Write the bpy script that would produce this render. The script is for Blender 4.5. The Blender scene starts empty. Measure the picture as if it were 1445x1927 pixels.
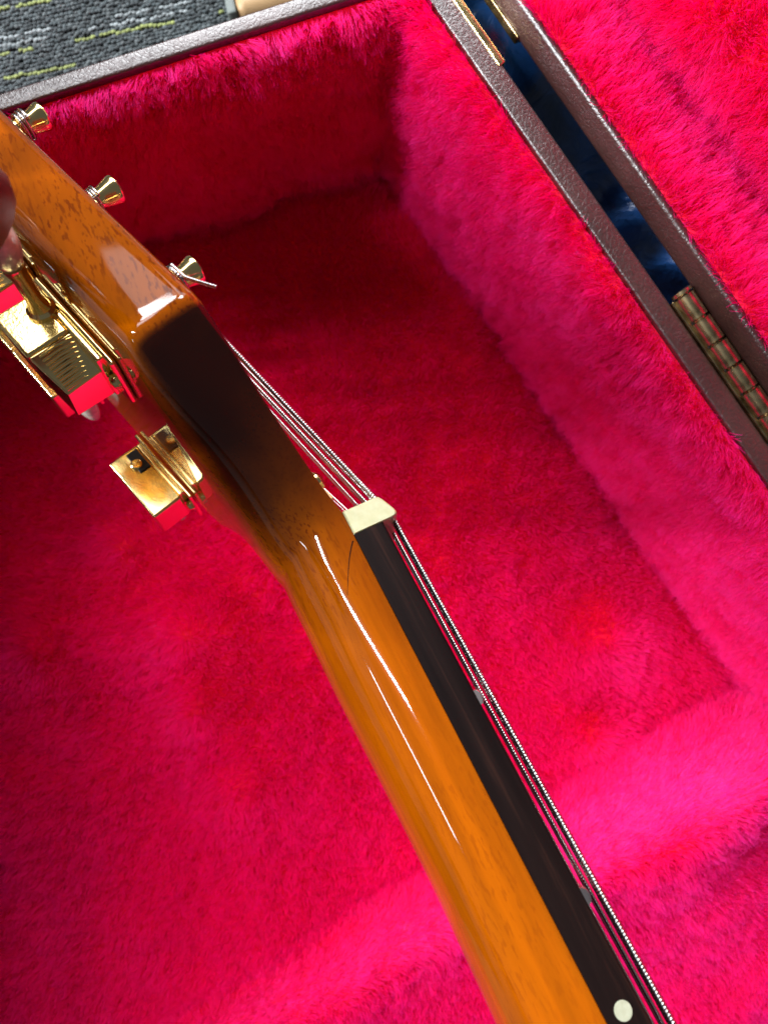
import bpy, bmesh, math, random
import numpy as np
from mathutils import Matrix, Vector

rng = np.random.default_rng(7)
random.seed(7)
SC = bpy.context.scene
COL = SC.collection
MM = 0.001
CAM_H = 300.0            # mm above the carpet; the camera looks straight down into the open case
R = math.radians

# ------------------------------------------------------------------ camera, world, lamps, exposure
cam_d = bpy.data.cameras.new('camera')
cam = bpy.data.objects.new('camera', cam_d)
COL.objects.link(cam)
cam.location = (0, 0, CAM_H * MM)
cam_d.sensor_fit = 'VERTICAL'
cam_d.sensor_height = 36.0
cam_d.lens = 36.0 * 1293.08 / 1927.0
cam_d.clip_start = 0.005
cam_d.clip_end = 50.0
cam_d.dof.use_dof = True
cam_d.dof.focus_distance = 0.140
cam_d.dof.aperture_fstop = 26.0
SC.camera = cam

world = bpy.data.worlds.new('World')
SC.world = world
world.use_nodes = True
bg = world.node_tree.nodes['Background']
bg.inputs['Color'].default_value = (0.80, 0.88, 1.0, 1)
bg.inputs['Strength'].default_value = 0.13


def area(name, direction, dist, w, h, power, color, target=(0, 0, 0.1)):
    ld = bpy.data.lights.new(name, 'AREA')
    ld.shape = 'RECTANGLE'
    ld.size, ld.size_y = w, h
    ld.energy = power
    ld.color = color
    o = bpy.data.objects.new(name, ld)
    COL.objects.link(o)
    d = Vector(direction).normalized()
    t = Vector(target)
    o.location = t + d * dist
    o.rotation_euler = (-d).to_track_quat('-Z', 'Y').to_euler()
    return o


DAY = (0.93, 0.97, 1.0)
# two bays of a window beyond the head end of the case, its lower panes, and an added high panel
area('window_light', (0.10, 0.82, 0.56), 1.6, 0.34, 0.50, 21, DAY)
area('window_light', (-0.26, 0.78, 0.56), 1.7, 0.36, 0.50, 18, DAY)
area('low_window_light', (0.06, 0.96, 0.25), 1.7, 0.70, 0.40, 4, DAY)
area('haze_pane_light', (-0.27, 0.87, 0.41), 1.7, 0.44, 0.30, 1.2, DAY)
area('rim_reflection_light', (-0.36, 0.52, 0.78), 1.8, 1.2, 0.34, 16, DAY)  # added panel, set high to give the case rims their reflection
# a bright slit of window low on the left, and dim daylight from the open room there
area('slit_window_light', (-0.88, 0.02, 0.54), 1.7, 0.03, 1.5, 88, DAY)
area('neck_streak_light', (-0.82, -0.36, 0.385), 1.7, 0.46, 0.04, 3, DAY)  # added thin strip that carries the bright streak further down the neck
area('room_daylight', (-0.93, 0.10, 0.34), 1.9, 2.0, 0.8, 1.2, (1.0, .97, .95))

vs = SC.view_settings
vs.view_transform = 'Standard'
vs.look = 'None'
vs.exposure = -0.30
vs.gamma = 1.0
SC.cycles.max_bounces = 24
SC.cycles.diffuse_bounces = 20
SC.cycles.use_adaptive_sampling = True
SC.cycles.adaptive_threshold = 0.02


# ------------------------------------------------------------------ helpers
ORG = {}      # world matrix (python side) of every parent


def empty(name, mat=None, parent=None):
    o = bpy.data.objects.new(name, None)
    COL.objects.link(o)
    o.empty_display_size = 0.02
    if parent is not None:
        o.parent = parent
    if mat is not None:
        o.matrix_local = mat
    return o


def tag(o, label=None, cat=None, group=None, kind=None):
    if label: o['label'] = label
    if cat: o['category'] = cat
    if group: o['group'] = group
    if kind: o['kind'] = kind
    return o


def mesh_obj(name, verts, faces, mat=None, parent=None, smooth=True, angle=None, colors=None, kind=None):
    """verts in mm in the parent's frame"""
    me = bpy.data.meshes.new(name)
    v = np.asarray(verts, float) * MM
    me.from_pydata([tuple(p) for p in v], [], [tuple(f) for f in faces])
    me.update()
    if colors is not None:
        a = me.color_attributes.new('tint', 'FLOAT_COLOR', 'POINT')
        a.data.foreach_set('color', np.asarray(colors, np.float32).ravel())
    bm = bmesh.new(); bm.from_mesh(me)
    bmesh.ops.recalc_face_normals(bm, faces=bm.faces)
    if angle is not None:
        for e in bm.edges:
            if len(e.link_faces) == 2 and e.calc_face_angle(0) > R(angle):
                e.smooth = False
    for f in bm.faces: f.smooth = smooth
    bm.to_mesh(me); bm.free()
    if mat: me.materials.append(mat)
    o = bpy.data.objects.new(name, me)
    COL.objects.link(o)
    if parent is not None: o.parent = parent
    if kind: o['kind'] = kind
    return o


class MB:
    """collects simple shapes (mm) into one mesh"""
    def __init__(self): self.v = []; self.f = []

    def add(self, v, f):
        b = len(self.v)
        self.v += [tuple(p) for p in v]
        self.f += [tuple(i + b for i in q) for q in f]
        return self

    def bm(self, bm):
        bm.verts.index_update()
        self.add([v.co[:] for v in bm.verts], [[v.index for v in f.verts] for f in bm.faces])
        bm.free()
        return self

    def box(self, lo, hi, bevel=0.0, seg=2, mat=None):
        bm = bmesh.new()
        bmesh.ops.create_cube(bm, size=1.0)
        lo = np.array(lo, float); hi = np.array(hi, float)
        for v in bm.verts:
            v.co = Vector(((lo + hi) / 2 + np.array(v.co[:]) * (hi - lo)).tolist())
        if bevel > 0:
            bmesh.ops.bevel(bm, geom=bm.edges[:], offset=bevel, segments=seg, affect='EDGES', profile=0.5)
        if mat is not None: bmesh.ops.transform(bm, matrix=mat, verts=bm.verts)
        return self.bm(bm)

    def hexa(self, c, bevel=0.0, seg=2):
        """eight corners: bottom loop then top loop"""
        bm = bmesh.new()
        v = [bm.verts.new(p) for p in c]
        for q in ((3, 2, 1, 0), (4, 5, 6, 7), (0, 1, 5, 4), (1, 2, 6, 5), (2, 3, 7, 6), (3, 0, 4, 7)):
            bm.faces.new([v[i] for i in q])
        bmesh.ops.recalc_face_normals(bm, faces=bm.faces)
        if bevel > 0:
            bmesh.ops.bevel(bm, geom=bm.edges[:], offset=bevel, segments=seg, affect='EDGES', profile=0.5)
        return self.bm(bm)

    def lathe(self, o, axis, prof, n=24, cap=True):
        """prof: (distance along axis, radius)"""
        o = np.array(o, float); a = np.array(axis, float); a /= np.linalg.norm(a)
        u = np.cross(a, [0.31, 0.83, 0.47]); u /= np.linalg.norm(u); w = np.cross(a, u)
        t = np.linspace(0, 2 * np.pi, n, endpoint=False)
        V = []; F = []
        for d, r in prof:
            V += [o + a * d + r * (u * math.cos(k) + w * math.sin(k)) for k in t]
        m = len(prof)
        for i in range(m - 1):
            for j in range(n):
                F.append((i * n + j, i * n + (j + 1) % n, (i + 1) * n + (j + 1) % n, (i + 1) * n + j))
        if cap:
            F.append(tuple(range(n))[::-1]); F.append(tuple((m - 1) * n + j for j in range(n)))
        return self.add(V, F)

    def tube(self, pts, r, n=10, wind=None, amp=0.12):
        """round tube along pts (mm); wind = pitch of a winding that shows as ridges"""
        P = np.asarray(pts, float)
        T = np.gradient(P, axis=0); T /= np.linalg.norm(T, axis=1)[:, None]
        L = np.concatenate([[0], np.cumsum(np.linalg.norm(np.diff(P, axis=0), axis=1))])
        u = np.cross(T[0], [0.2, 0.9, 0.37]); u /= np.linalg.norm(u)
        U = np.zeros_like(P)
        for i in range(len(P)):
            u = u - T[i] * u.dot(T[i]); u /= np.linalg.norm(u); U[i] = u
        W = np.cross(T, U)
        th = np.linspace(0, 2 * np.pi, n, endpoint=False)
        rr = np.broadcast_to(np.asarray(r, float), (len(P),))[:, None] * np.ones((1, n))
        if wind: rr = rr * (1 + amp * np.cos(2 * np.pi * L[:, None] / wind - th[None]))
        V = P[:, None] + rr[..., None] * (np.cos(th)[None, :, None] * U[:, None] + np.sin(th)[None, :, None] * W[:, None])
        m = len(P); F = []
        for i in range(m - 1):
            a = i * n; b = a + n
            for j in range(n):
                k = (j + 1) % n
                F.append((a + j, a + k, b + k, b + j))
        F.append(tuple(range(n))[::-1]); F.append(tuple((m - 1) * n + j for j in range(n)))
        return self.add(V.reshape(-1, 3), F)

    def build(self, name, mat, parent=None, smooth=True, angle=32, kind=None):
        o = mesh_obj(name, self.v, self.f, mat, parent, smooth, angle, None, kind)
        if angle is not None and len(self.v) < 4000:      # flat faces stay flat beside their bevels
            w = o.modifiers.new('weighted_normals', 'WEIGHTED_NORMAL'); w.keep_sharp = True; w.weight = 100
        return o


def resample(pts, step):
    P = np.asarray(pts, float)
    L = np.concatenate([[0], np.cumsum(np.linalg.norm(np.diff(P, axis=0), axis=1))])
    n = max(2, int(L[-1] / step) + 1)
    t = np.linspace(0, L[-1], n)
    return np.stack([np.interp(t, L, P[:, k]) for k in range(3)], 1)


def smoothstep(a, b, x):
    t = np.clip((np.asarray(x, float) - a) / (b - a), 0, 1)
    return t * t * (3 - 2 * t)


class Noise:
    """smooth vector-free noise as a sum of random waves"""
    def __init__(self, seed, wave, n=22, dim=3):
        g = np.random.default_rng(seed)
        k = g.normal(size=(n, dim)); k /= np.linalg.norm(k, axis=1)[:, None]
        self.k = k * (2 * np.pi / (wave * g.uniform(0.6, 1.8, n)))[:, None]
        self.p = g.uniform(0, 2 * np.pi, n); self.s = math.sqrt(2.0 / n)

    def __call__(self, P):
        out = np.zeros(len(P))
        for k, p in zip(self.k, self.p):
            out += np.sin(P @ k + p)
        return out * self.s


# ------------------------------------------------------------------ materials
def mat(name, color=(.5, .5, .5), rough=.5, metal=0.0, **kw):
    m = bpy.data.materials.new(name); m.use_nodes = True
    b = m.node_tree.nodes['Principled BSDF']
    b.inputs['Base Color'].default_value = (*color, 1)
    b.inputs['Roughness'].default_value = rough
    b.inputs['Metallic'].default_value = metal
    for k, v in kw.items(): b.inputs[k.replace('_', ' ')].default_value = v
    return m, m.node_tree, b


def N(nt, t, **kw):
    n = nt.nodes.new(t)
    for k, v in kw.items():
        if k in n.inputs.keys(): n.inputs[k].default_value = v
        else: setattr(n, k, v)
    return n


def ramp(nt, fac, stops, interp='LINEAR'):
    r = nt.nodes.new('ShaderNodeValToRGB')
    r.color_ramp.interpolation = interp
    e = r.color_ramp.elements
    e[0].position, e[0].color = stops[0][0], (*stops[0][1], 1)
    e[1].position, e[1].color = stops[-1][0], (*stops[-1][1], 1)
    for p, c in stops[1:-1]:
        q = e.new(p); q.color = (*c, 1)
    nt.links.new(fac, r.inputs[0])
    return r


def noise(nt, scale, detail=4, rough=.55, dist=0.0, stretch=(1, 1, 1), coord='Object', rot=(0, 0, 0)):
    tc = nt.nodes.new('ShaderNodeTexCoord')
    mp = nt.nodes.new('ShaderNodeMapping')
    mp.inputs['Scale'].default_value = stretch
    mp.inputs['Rotation'].default_value = rot
    nt.links.new(tc.outputs[coord], mp.inputs['Vector'])
    n = nt.nodes.new('ShaderNodeTexNoise')
    n.inputs['Scale'].default_value = scale
    n.inputs['Detail'].default_value = detail
    n.inputs['Roughness'].default_value = rough
    n.inputs['Distortion'].default_value = dist
    nt.links.new(mp.outputs[0], n.inputs['Vector'])
    return n, mp


def bump(nt, b, height, dist, strength=1.0, prev=None, inp='Normal'):
    n = nt.nodes.new('ShaderNodeBump')
    n.inputs['Strength'].default_value = strength
    n.inputs['Distance'].default_value = dist
    nt.links.new(height, n.inputs['Height'])
    if prev: nt.links.new(prev.outputs[0], n.inputs['Normal'])
    nt.links.new(n.outputs[0], b.inputs[inp])
    return n


def mixc(nt, fac, a, b, mode='MIX'):
    n = nt.nodes.new('ShaderNodeMix'); n.data_type = 'RGBA'; n.blend_type = mode
    for sock, v in ((n.inputs[0], fac), (n.inputs[6], a), (n.inputs[7], b)):
        if hasattr(v, 'is_output') or hasattr(v, 'links'): nt.links.new(v, sock)
        elif isinstance(v, (int, float)): sock.default_value = v
        else: sock.default_value = (*v, 1)
    return n.outputs[2]


# gold plating
GOLD, nt, b = mat('gold_plate', (1.0, 0.76, 0.33), 0.13, 1.0)
n, _ = noise(nt, 260, 3); bump(nt, b, n.outputs[0], 0.00002, .15)
r = ramp(nt, n.outputs[0], [(.3, (.10,) * 3), (.75, (.20,) * 3)]); nt.links.new(r.outputs[0], b.inputs['Roughness'])
GOLD_CAST, nt, b = mat('gold_hammered', (0.95, 0.70, 0.27), 0.2, 1.0)
n, _ = noise(nt, 1700, 3, .6); bump(nt, b, n.outputs[0], 0.00012, .6)
BRASS, nt, b = mat('aged_brass', (0.62, 0.43, 0.19), 0.27, 1.0)
n, _ = noise(nt, 180, 5, .6); bump(nt, b, n.outputs[0], 0.0002, .4)
r = ramp(nt, n.outputs[0], [(.36, (.13, .09, .04)), (.6, (.58, .44, .24))]); nt.links.new(r.outputs[0], b.inputs['Base Color'])
STEEL, nt, b = mat('string_steel', (0.50, 0.47, 0.46), 0.22, 1.0)
NICKEL, nt, b = mat('nickel_fret_wire', (0.74, 0.62, 0.60), 0.25, 1.0)
PEARL, nt, b = mat('pearl_button', (0.62, 0.60, 0.50), 0.25, 0.0, Coat_Weight=.6)
n, _ = noise(nt, 300, 3, .5, 1.5); r = ramp(nt, n.outputs[0], [(.3, (.42, .42, .34)), (.7, (.72, .70, .60))])
nt.links.new(r.outputs[0], b.inputs['Base Color'])
BONE, nt, b = mat('bone_nut', (0.66, 0.63, 0.43), 0.32, 0.0, Subsurface_Weight=.25, Subsurface_Radius=(.003, .002, .001), Subsurface_Scale=.4)
n, _ = noise(nt, 500, 4, .6); r = ramp(nt, n.outputs[0], [(.3, (.43, .41, .215)), (.7, (.50, .485, .285))])
nt.links.new(r.outputs[0], b.inputs['Base Color']); bump(nt, b, n.outputs[0], .00004, .25)
CREAM, nt, b = mat('aged_cream_plastic', (.60, .42, .16), .3, 0, Coat_Weight=.5)
n, _ = noise(nt, 300, 3); r = ramp(nt, n.outputs[0], [(.3, (.52, .35, .12)), (.7, (.66, .48, .22))]); nt.links.new(r.outputs[0], b.inputs['Base Color'])
DOT, nt, b = mat('side_dot_plastic', (0.66, 0.66, 0.50), .35)
n, _ = noise(nt, 900, 3); r = ramp(nt, n.outputs[0], [(.35, (.33, .33, .23)), (.7, (.41, .41, .30))]); nt.links.new(r.outputs[0], b.inputs['Base Color'])

# lacquered mahogany with a darker tone at the head joint (mask in the 'tint' attribute)
WOOD, nt, b = mat('amber_lacquered_mahogany', (.5, .2, .02), .32, 0, Coat_Weight=1.0, Coat_Roughness=.05, Coat_IOR=1.48, Specular_IOR_Level=.0)
g1, _ = noise(nt, 26, 5, .6, .6, (.12, 1, 1))
g2, _ = noise(nt, 150, 4, .65, .3, (.07, 1, 1))
pores, _ = noise(nt, 1900, 2, .5, 0, (.20, 1, 1))
patch, _ = noise(nt, 70, 3, .6, 0, (.5, 1, 1))
base = ramp(nt, g1.outputs[0], [(.28, (.205, .036, .0001)), (.5, (.285, .057, .0001)), (.74, (.345, .081, .0002))])
fine = ramp(nt, g2.outputs[0], [(.3, (.52,) * 3), (.64, (1.08,) * 3)])
c = mixc(nt, .75, base.outputs[0], fine.outputs[0], 'MULTIPLY')
pr = ramp(nt, pores.outputs[0], [(.55, (0,) * 3), (.63, (1,) * 3)])
pp = ramp(nt, patch.outputs[0], [(.34, (.12,) * 3), (.62, (.95,) * 3)])
pm = N(nt, 'ShaderNodeMath', operation='MULTIPLY'); nt.links.new(pr.outputs[0], pm.inputs[0]); nt.links.new(pp.outputs[0], pm.inputs[1])
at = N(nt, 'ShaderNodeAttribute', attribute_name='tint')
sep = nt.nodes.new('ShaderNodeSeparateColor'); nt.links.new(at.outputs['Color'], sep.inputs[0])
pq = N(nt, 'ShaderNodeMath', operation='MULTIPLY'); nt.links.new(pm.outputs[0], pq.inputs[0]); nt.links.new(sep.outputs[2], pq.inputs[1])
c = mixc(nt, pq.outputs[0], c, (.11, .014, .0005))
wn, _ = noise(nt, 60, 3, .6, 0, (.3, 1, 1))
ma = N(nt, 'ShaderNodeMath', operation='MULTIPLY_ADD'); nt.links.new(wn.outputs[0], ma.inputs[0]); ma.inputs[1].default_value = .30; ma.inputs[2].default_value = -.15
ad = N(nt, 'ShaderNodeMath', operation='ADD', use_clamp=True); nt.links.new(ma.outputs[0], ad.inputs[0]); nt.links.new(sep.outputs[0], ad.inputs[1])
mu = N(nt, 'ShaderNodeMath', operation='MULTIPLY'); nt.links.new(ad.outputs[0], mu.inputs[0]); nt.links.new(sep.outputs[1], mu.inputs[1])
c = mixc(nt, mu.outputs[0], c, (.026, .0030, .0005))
nt.links.new(c, b.inputs['Base Color'])
bump(nt, b, pores.outputs[0], .00003, .2)
sc, _ = noise(nt, 34, 3, .5, 0, (.4, 1, 1)); bump(nt, b, sc.outputs[0], .0006, .06, None, 'Coat Normal')

ROSE, nt, b = mat('dark_rosewood', (.012, .006, .005), .55, 0, Specular_IOR_Level=.05)
g, _ = noise(nt, 220, 5, .6, .4, (.06, 1, 1))
r = ramp(nt, g.outputs[0], [(.3, (.004, .002, .002)), (.55, (.009, .0045, .004)), (.74, (.040, .015, .010))])
nt.links.new(r.outputs[0], b.inputs['Base Color']); bump(nt, b, g.outputs[0], .0001, .35)

# pebbled brown covering of the case
TOLEX, nt, b = mat('brown_pebbled_covering', (.09, .035, .03), .34, 0, Specular_IOR_Level=.5, Coat_Weight=.75, Coat_Roughness=.28, Coat_IOR=1.75)
tc = nt.nodes.new('ShaderNodeTexCoord')
wn = N(nt, 'ShaderNodeTexNoise', Scale=420.0, Detail=3.0); nt.links.new(tc.outputs['Object'], wn.inputs['Vector'])
off = N(nt, 'ShaderNodeVectorMath', operation='MULTIPLY_ADD')
nt.links.new(wn.outputs['Color'], off.inputs[0]); off.inputs[1].default_value = (.0024,) * 3; nt.links.new(tc.outputs['Object'], off.inputs[2])
vo = N(nt, 'ShaderNodeTexVoronoi', feature='DISTANCE_TO_EDGE', Scale=640.0); nt.links.new(off.outputs[0], vo.inputs['Vector'])
vo2 = N(nt, 'ShaderNodeTexVoronoi', feature='DISTANCE_TO_EDGE', Scale=1400.0); nt.links.new(off.outputs[0], vo2.inputs['Vector'])
h1 = ramp(nt, vo.outputs['Distance'], [(.0, (0,) * 3), (.22, (1,) * 3)])
h2 = ramp(nt, vo2.outputs['Distance'], [(.0, (0,) * 3), (.25, (.6,) * 3)])
hs_ = mixc(nt, .35, h1.outputs[0], h2.outputs[0])
bump(nt, b, hs_, .0002, .5); bump(nt, b, hs_, .00012, .35, None, 'Coat Normal')
cn, _ = noise(nt, 60, 4); r = ramp(nt, cn.outputs[0], [(.3, (.038, .013, .011)), (.7, (.060, .023, .020))]); nt.links.new(r.outputs[0], b.inputs['Base Color'])

BACKING, nt, b = mat('plush_backing', (.9, .001, .12), .9)
n, _ = noise(nt, 500, 3); r = ramp(nt, n.outputs[0], [(.3, (.84, .001, .04)), (.7, (.95, .001, .07))]); nt.links.new(r.outputs[0], b.inputs['Base Color'])

PLUSH = bpy.data.materials.new('pink_plush_pile'); PLUSH.use_nodes = True
nt = PLUSH.node_tree; nt.nodes.clear()
out = nt.nodes.new('ShaderNodeOutputMaterial')
hi = nt.nodes.new('ShaderNodeHairInfo')
cr = ramp(nt, hi.outputs['Random'], [(0, (.88, .0003, .105)), (.5, (.97, .0005, .18)), (1, (.99, .001, .28))])
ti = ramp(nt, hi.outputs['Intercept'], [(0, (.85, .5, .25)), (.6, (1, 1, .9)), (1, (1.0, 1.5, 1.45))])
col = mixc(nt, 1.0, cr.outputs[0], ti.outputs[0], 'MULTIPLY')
df = nt.nodes.new('ShaderNodeBsdfDiffuse'); tl = nt.nodes.new('ShaderNodeBsdfTranslucent')
sh = nt.nodes.new('ShaderNodeBsdfHair'); sh.component = 'Reflection'
sh.inputs['Color'].default_value = (1.0, .14, .85, 1); sh.inputs['RoughnessU'].default_value = .35; sh.inputs['RoughnessV'].default_value = .6
nt.links.new(col, df.inputs['Color']); nt.links.new(col, tl.inputs['Color'])
m1 = nt.nodes.new('ShaderNodeMixShader'); m1.inputs[0].default_value = .46
nt.links.new(df.outputs[0], m1.inputs[1]); nt.links.new(tl.outputs[0], m1.inputs[2])
m2 = nt.nodes.new('ShaderNodeMixShader'); m2.inputs[0].default_value = .20
nt.links.new(m1.outputs[0], m2.inputs[1]); nt.links.new(sh.outputs[0], m2.inputs[2])
nt.links.new(m2.outputs[0], out.inputs[0])

BLUE, nt, b = mat('blue_plastic_sheet', (.015, .09, .34), .28, 0, Coat_Weight=.4)
n, _ = noise(nt, 45, 4, .55, 1.0); bump(nt, b, n.outputs[0], .004, .6)
r = ramp(nt, n.outputs[0], [(.35, (.006, .035, .13)), (.65, (.022, .10, .33))]); nt.links.new(r.outputs[0], b.inputs['Base Color'])

CARPET_BASE, nt, b = mat('carpet_backing', (.018, .022, .024), .95)
n, _ = noise(nt, 700, 3); r = ramp(nt, n.outputs[0], [(.3, (.010, .013, .014)), (.7, (.03, .036, .038))]); nt.links.new(r.outputs[0], b.inputs['Base Color'])
LOOP, nt, b = mat('carpet_loop_yarn', (.1, .1, .1), .9, 0, Sheen_Weight=.3)
at = N(nt, 'ShaderNodeAttribute', attribute_name='tint')
n, _ = noise(nt, 2200, 2); r = ramp(nt, n.outputs[0], [(.3, (.55,) * 3), (.7, (1.15,) * 3)])
nt.links.new(mixc(nt, 1.0, at.outputs['Color'], r.outputs[0], 'MULTIPLY'), b.inputs['Base Color'])

SKIN, nt, b = mat('skin', (.11, .045, .03), .5, 0, Subsurface_Weight=.2, Subsurface_Radius=(.006, .0025, .0012), Subsurface_Scale=.3)
n, _ = noise(nt, 120, 5, .6); r = ramp(nt, n.outputs[0], [(.3, (.09, .036, .023)), (.7, (.14, .060, .040))]); nt.links.new(r.outputs[0], b.inputs['Base Color'])
n2, _ = noise(nt, 1500, 3); bump(nt, b, n2.outputs[0], .00008, .5)
NAIL, nt, b = mat('nail', (.55, .34, .28), .25, 0, Coat_Weight=.4)
n2, _ = noise(nt, 600, 2, .5, 0, (.2, 1, 1)); r = ramp(nt, n2.outputs[0], [(.3, (.50, .30, .24)), (.7, (.58, .37, .30))]); nt.links.new(r.outputs[0], b.inputs['Base Color'])
TAN, nt, b = mat('tan_wood', (.42, .26, .12), .5)
n, _ = noise(nt, 60, 5, .6, .5, (.15, 1, 1)); r = ramp(nt, n.outputs[0], [(.3, (.33, .19, .08)), (.7, (.50, .33, .17))]); nt.links.new(r.outputs[0], b.inputs['Base Color'])
GREYPAINT, nt, b = mat('grey_green_paint', (.13, .15, .14), .5)
n, _ = noise(nt, 90, 4); r = ramp(nt, n.outputs[0], [(.3, (.10, .12, .11)), (.7, (.17, .19, .18))]); nt.links.new(r.outputs[0], b.inputs['Base Color'])
DARKGAP, nt, b = mat('dark_iron', (.02, .015, .012), .6, .3)
n, _ = noise(nt, 90, 4); r = ramp(nt, n.outputs[0], [(.3, (.012, .010, .008)), (.7, (.03, .022, .018))]); nt.links.new(r.outputs[0], b.inputs['Base Color'])

# ------------------------------------------------------------------ the guitar case (plan axes in mm; height measured as depth below the camera)
NT = np.array([-0.307, 0.952])     # outward normal of the head-end wall
NR = np.array([0.820, 0.572])      # outward normal of the hinge-side wall
ET = np.array([0.952, 0.307])      # along the head-end wall
EW = np.array([0.572, -0.820])     # along the hinge-side wall, towards the viewer
ER = np.array([0.863, 0.504])      # along the neck support
EQ = np.array([0.504, -0.863])     # across the neck support
Z_RIM, Z_FLOOR, Z_CARPET = 195.0, 285.0, 300.0


def inter(n1, o1, n2, o2):
    return np.linalg.solve(np.stack([n1, n2]), np.array([o1, o2]))


def up(z): return CAM_H - z


case = empty('guitar_case', Matrix.Identity(4))
tag(case, 'open brown guitar case lined with deep pink plush', 'guitar case')

T_IN, T_OUT = 141.5, 146.6
R_IN, R_OUT = 93.8, 100.4
LEFT, BOT = -215.0, -330.0


def wall_profile(t_in, t_out, lo, hi):
    """section of a covered wall: (offset, height) ring with a softly rounded rim"""
    pts = []
    r = 0.85
    for k in range(7):
        a = math.pi / 2 * k / 6
        pts.append((t_out - r + r * math.cos(a), hi - r + r * math.sin(a)))
    for k in range(7):
        a = math.pi / 2 * k / 6
        pts.append((t_in + r - r * math.sin(a), hi - r + r * math.cos(a)))
    pts.append((t_in, lo)); pts.append((t_out, lo))
    return pts


def wall(name, n, e, prof, t0, t1, miter0, miter1, m, parent, steps=60):
    """sweep profile along e between parameters t0..t1; miter = function offset -> end parameter"""
    V = []; F = []; k = len(prof)
    for i in range(steps + 1):
        for off, h in prof:
            a = miter0(off) if miter0 else t0
            c = miter1(off) if miter1 else t1
            t = a + (c - a) * i / steps
            p = n * off + e * t
            V.append((p[0], p[1], h))
    for i in range(steps):
        for j in range(k):
            F.append((i * k + j, i * k + (j + 1) % k, (i + 1) * k + (j + 1) % k, (i + 1) * k + j))
    F.append(tuple(range(k))); F.append(tuple(steps * k + j for j in range(k))[::-1])
    return mesh_obj(name, V, F, m, parent, True, 40)


rmin = R_IN - T_IN


def corner_t(off):      # on the head-end wall the mitre with the hinge-side wall
    ro = R_IN + (off - T_IN) * (R_OUT - R_IN) / (T_OUT - T_IN)
    return float(inter(NT, off, NR, ro) @ ET)


def corner_r(off):
    to = T_IN + (off - R_IN) * (T_OUT - T_IN) / (R_OUT - R_IN)
    return float(inter(NT, to, NR, off) @ EW)


end_wall = wall('end_wall', NT, ET, wall_profile(T_IN, T_OUT, up(Z_CARPET) + 1, up(Z_RIM)), -146, 0, None, corner_t, TOLEX, case)
hinge_wall = wall('hinge_wall', NR, EW, wall_profile(R_IN, R_OUT, up(Z_CARPET) + 1, up(Z_RIM)), 0, 330, corner_r, None, TOLEX, case)
# far long wall and foot of the case, outside the picture
NL = np.array([-1.0, 0.0]); EL = np.array([0.0, -1.0])
L_IN, L_OUT = 180.0, 186.6
wall('front_wall', NL, EL, wall_profile(L_IN, L_OUT, up(Z_CARPET) + 1, up(Z_RIM)), -88, 330, None, None, TOLEX, case, 8)
pb = MB()
c4 = [np.array(p) for p in ((NR * 99 + EW * corner_r(99)), NR * 99 + EW * 330, NL * 185 + EL * 330, NL * 185 + EL * -90)]
pb.hexa([(p[0], p[1], up(Z_CARPET) + 1.2) for p in c4] + [(p[0], p[1], up(Z_FLOOR) - 10) for p in c4])
pb.build('bottom_panel', TOLEX, case)

# ---- plush
nz = [Noise(100 + i, 26.0) for i in range(3)]
nfine = [Noise(200 + i, 6.0) for i in range(3)]
nlen = Noise(300, 9.0)


def grid(fn, us, vs_):
    V = np.array([fn(u, v) for v in vs_ for u in us]); nu = len(us)
    F = []
    for j in range(len(vs_) - 1):
        for i in range(nu - 1):
            a = j * nu + i
            F.append((a, a + 1, a + nu + 1, a + nu))
    return V, F


def hash3(ix):
    h = (ix[:, 0] * 73856093) ^ (ix[:, 1] * 19349663) ^ (ix[:, 2] * 83492791)
    h = h.astype(np.int64) & 0x7fffffff
    o = []
    for s in (12.9898, 78.233, 37.719):
        x = np.sin(h % 100003 * s) * 43758.5453
        o.append(x - np.floor(x))
    return np.stack(o, 1) * 2 - 1


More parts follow.
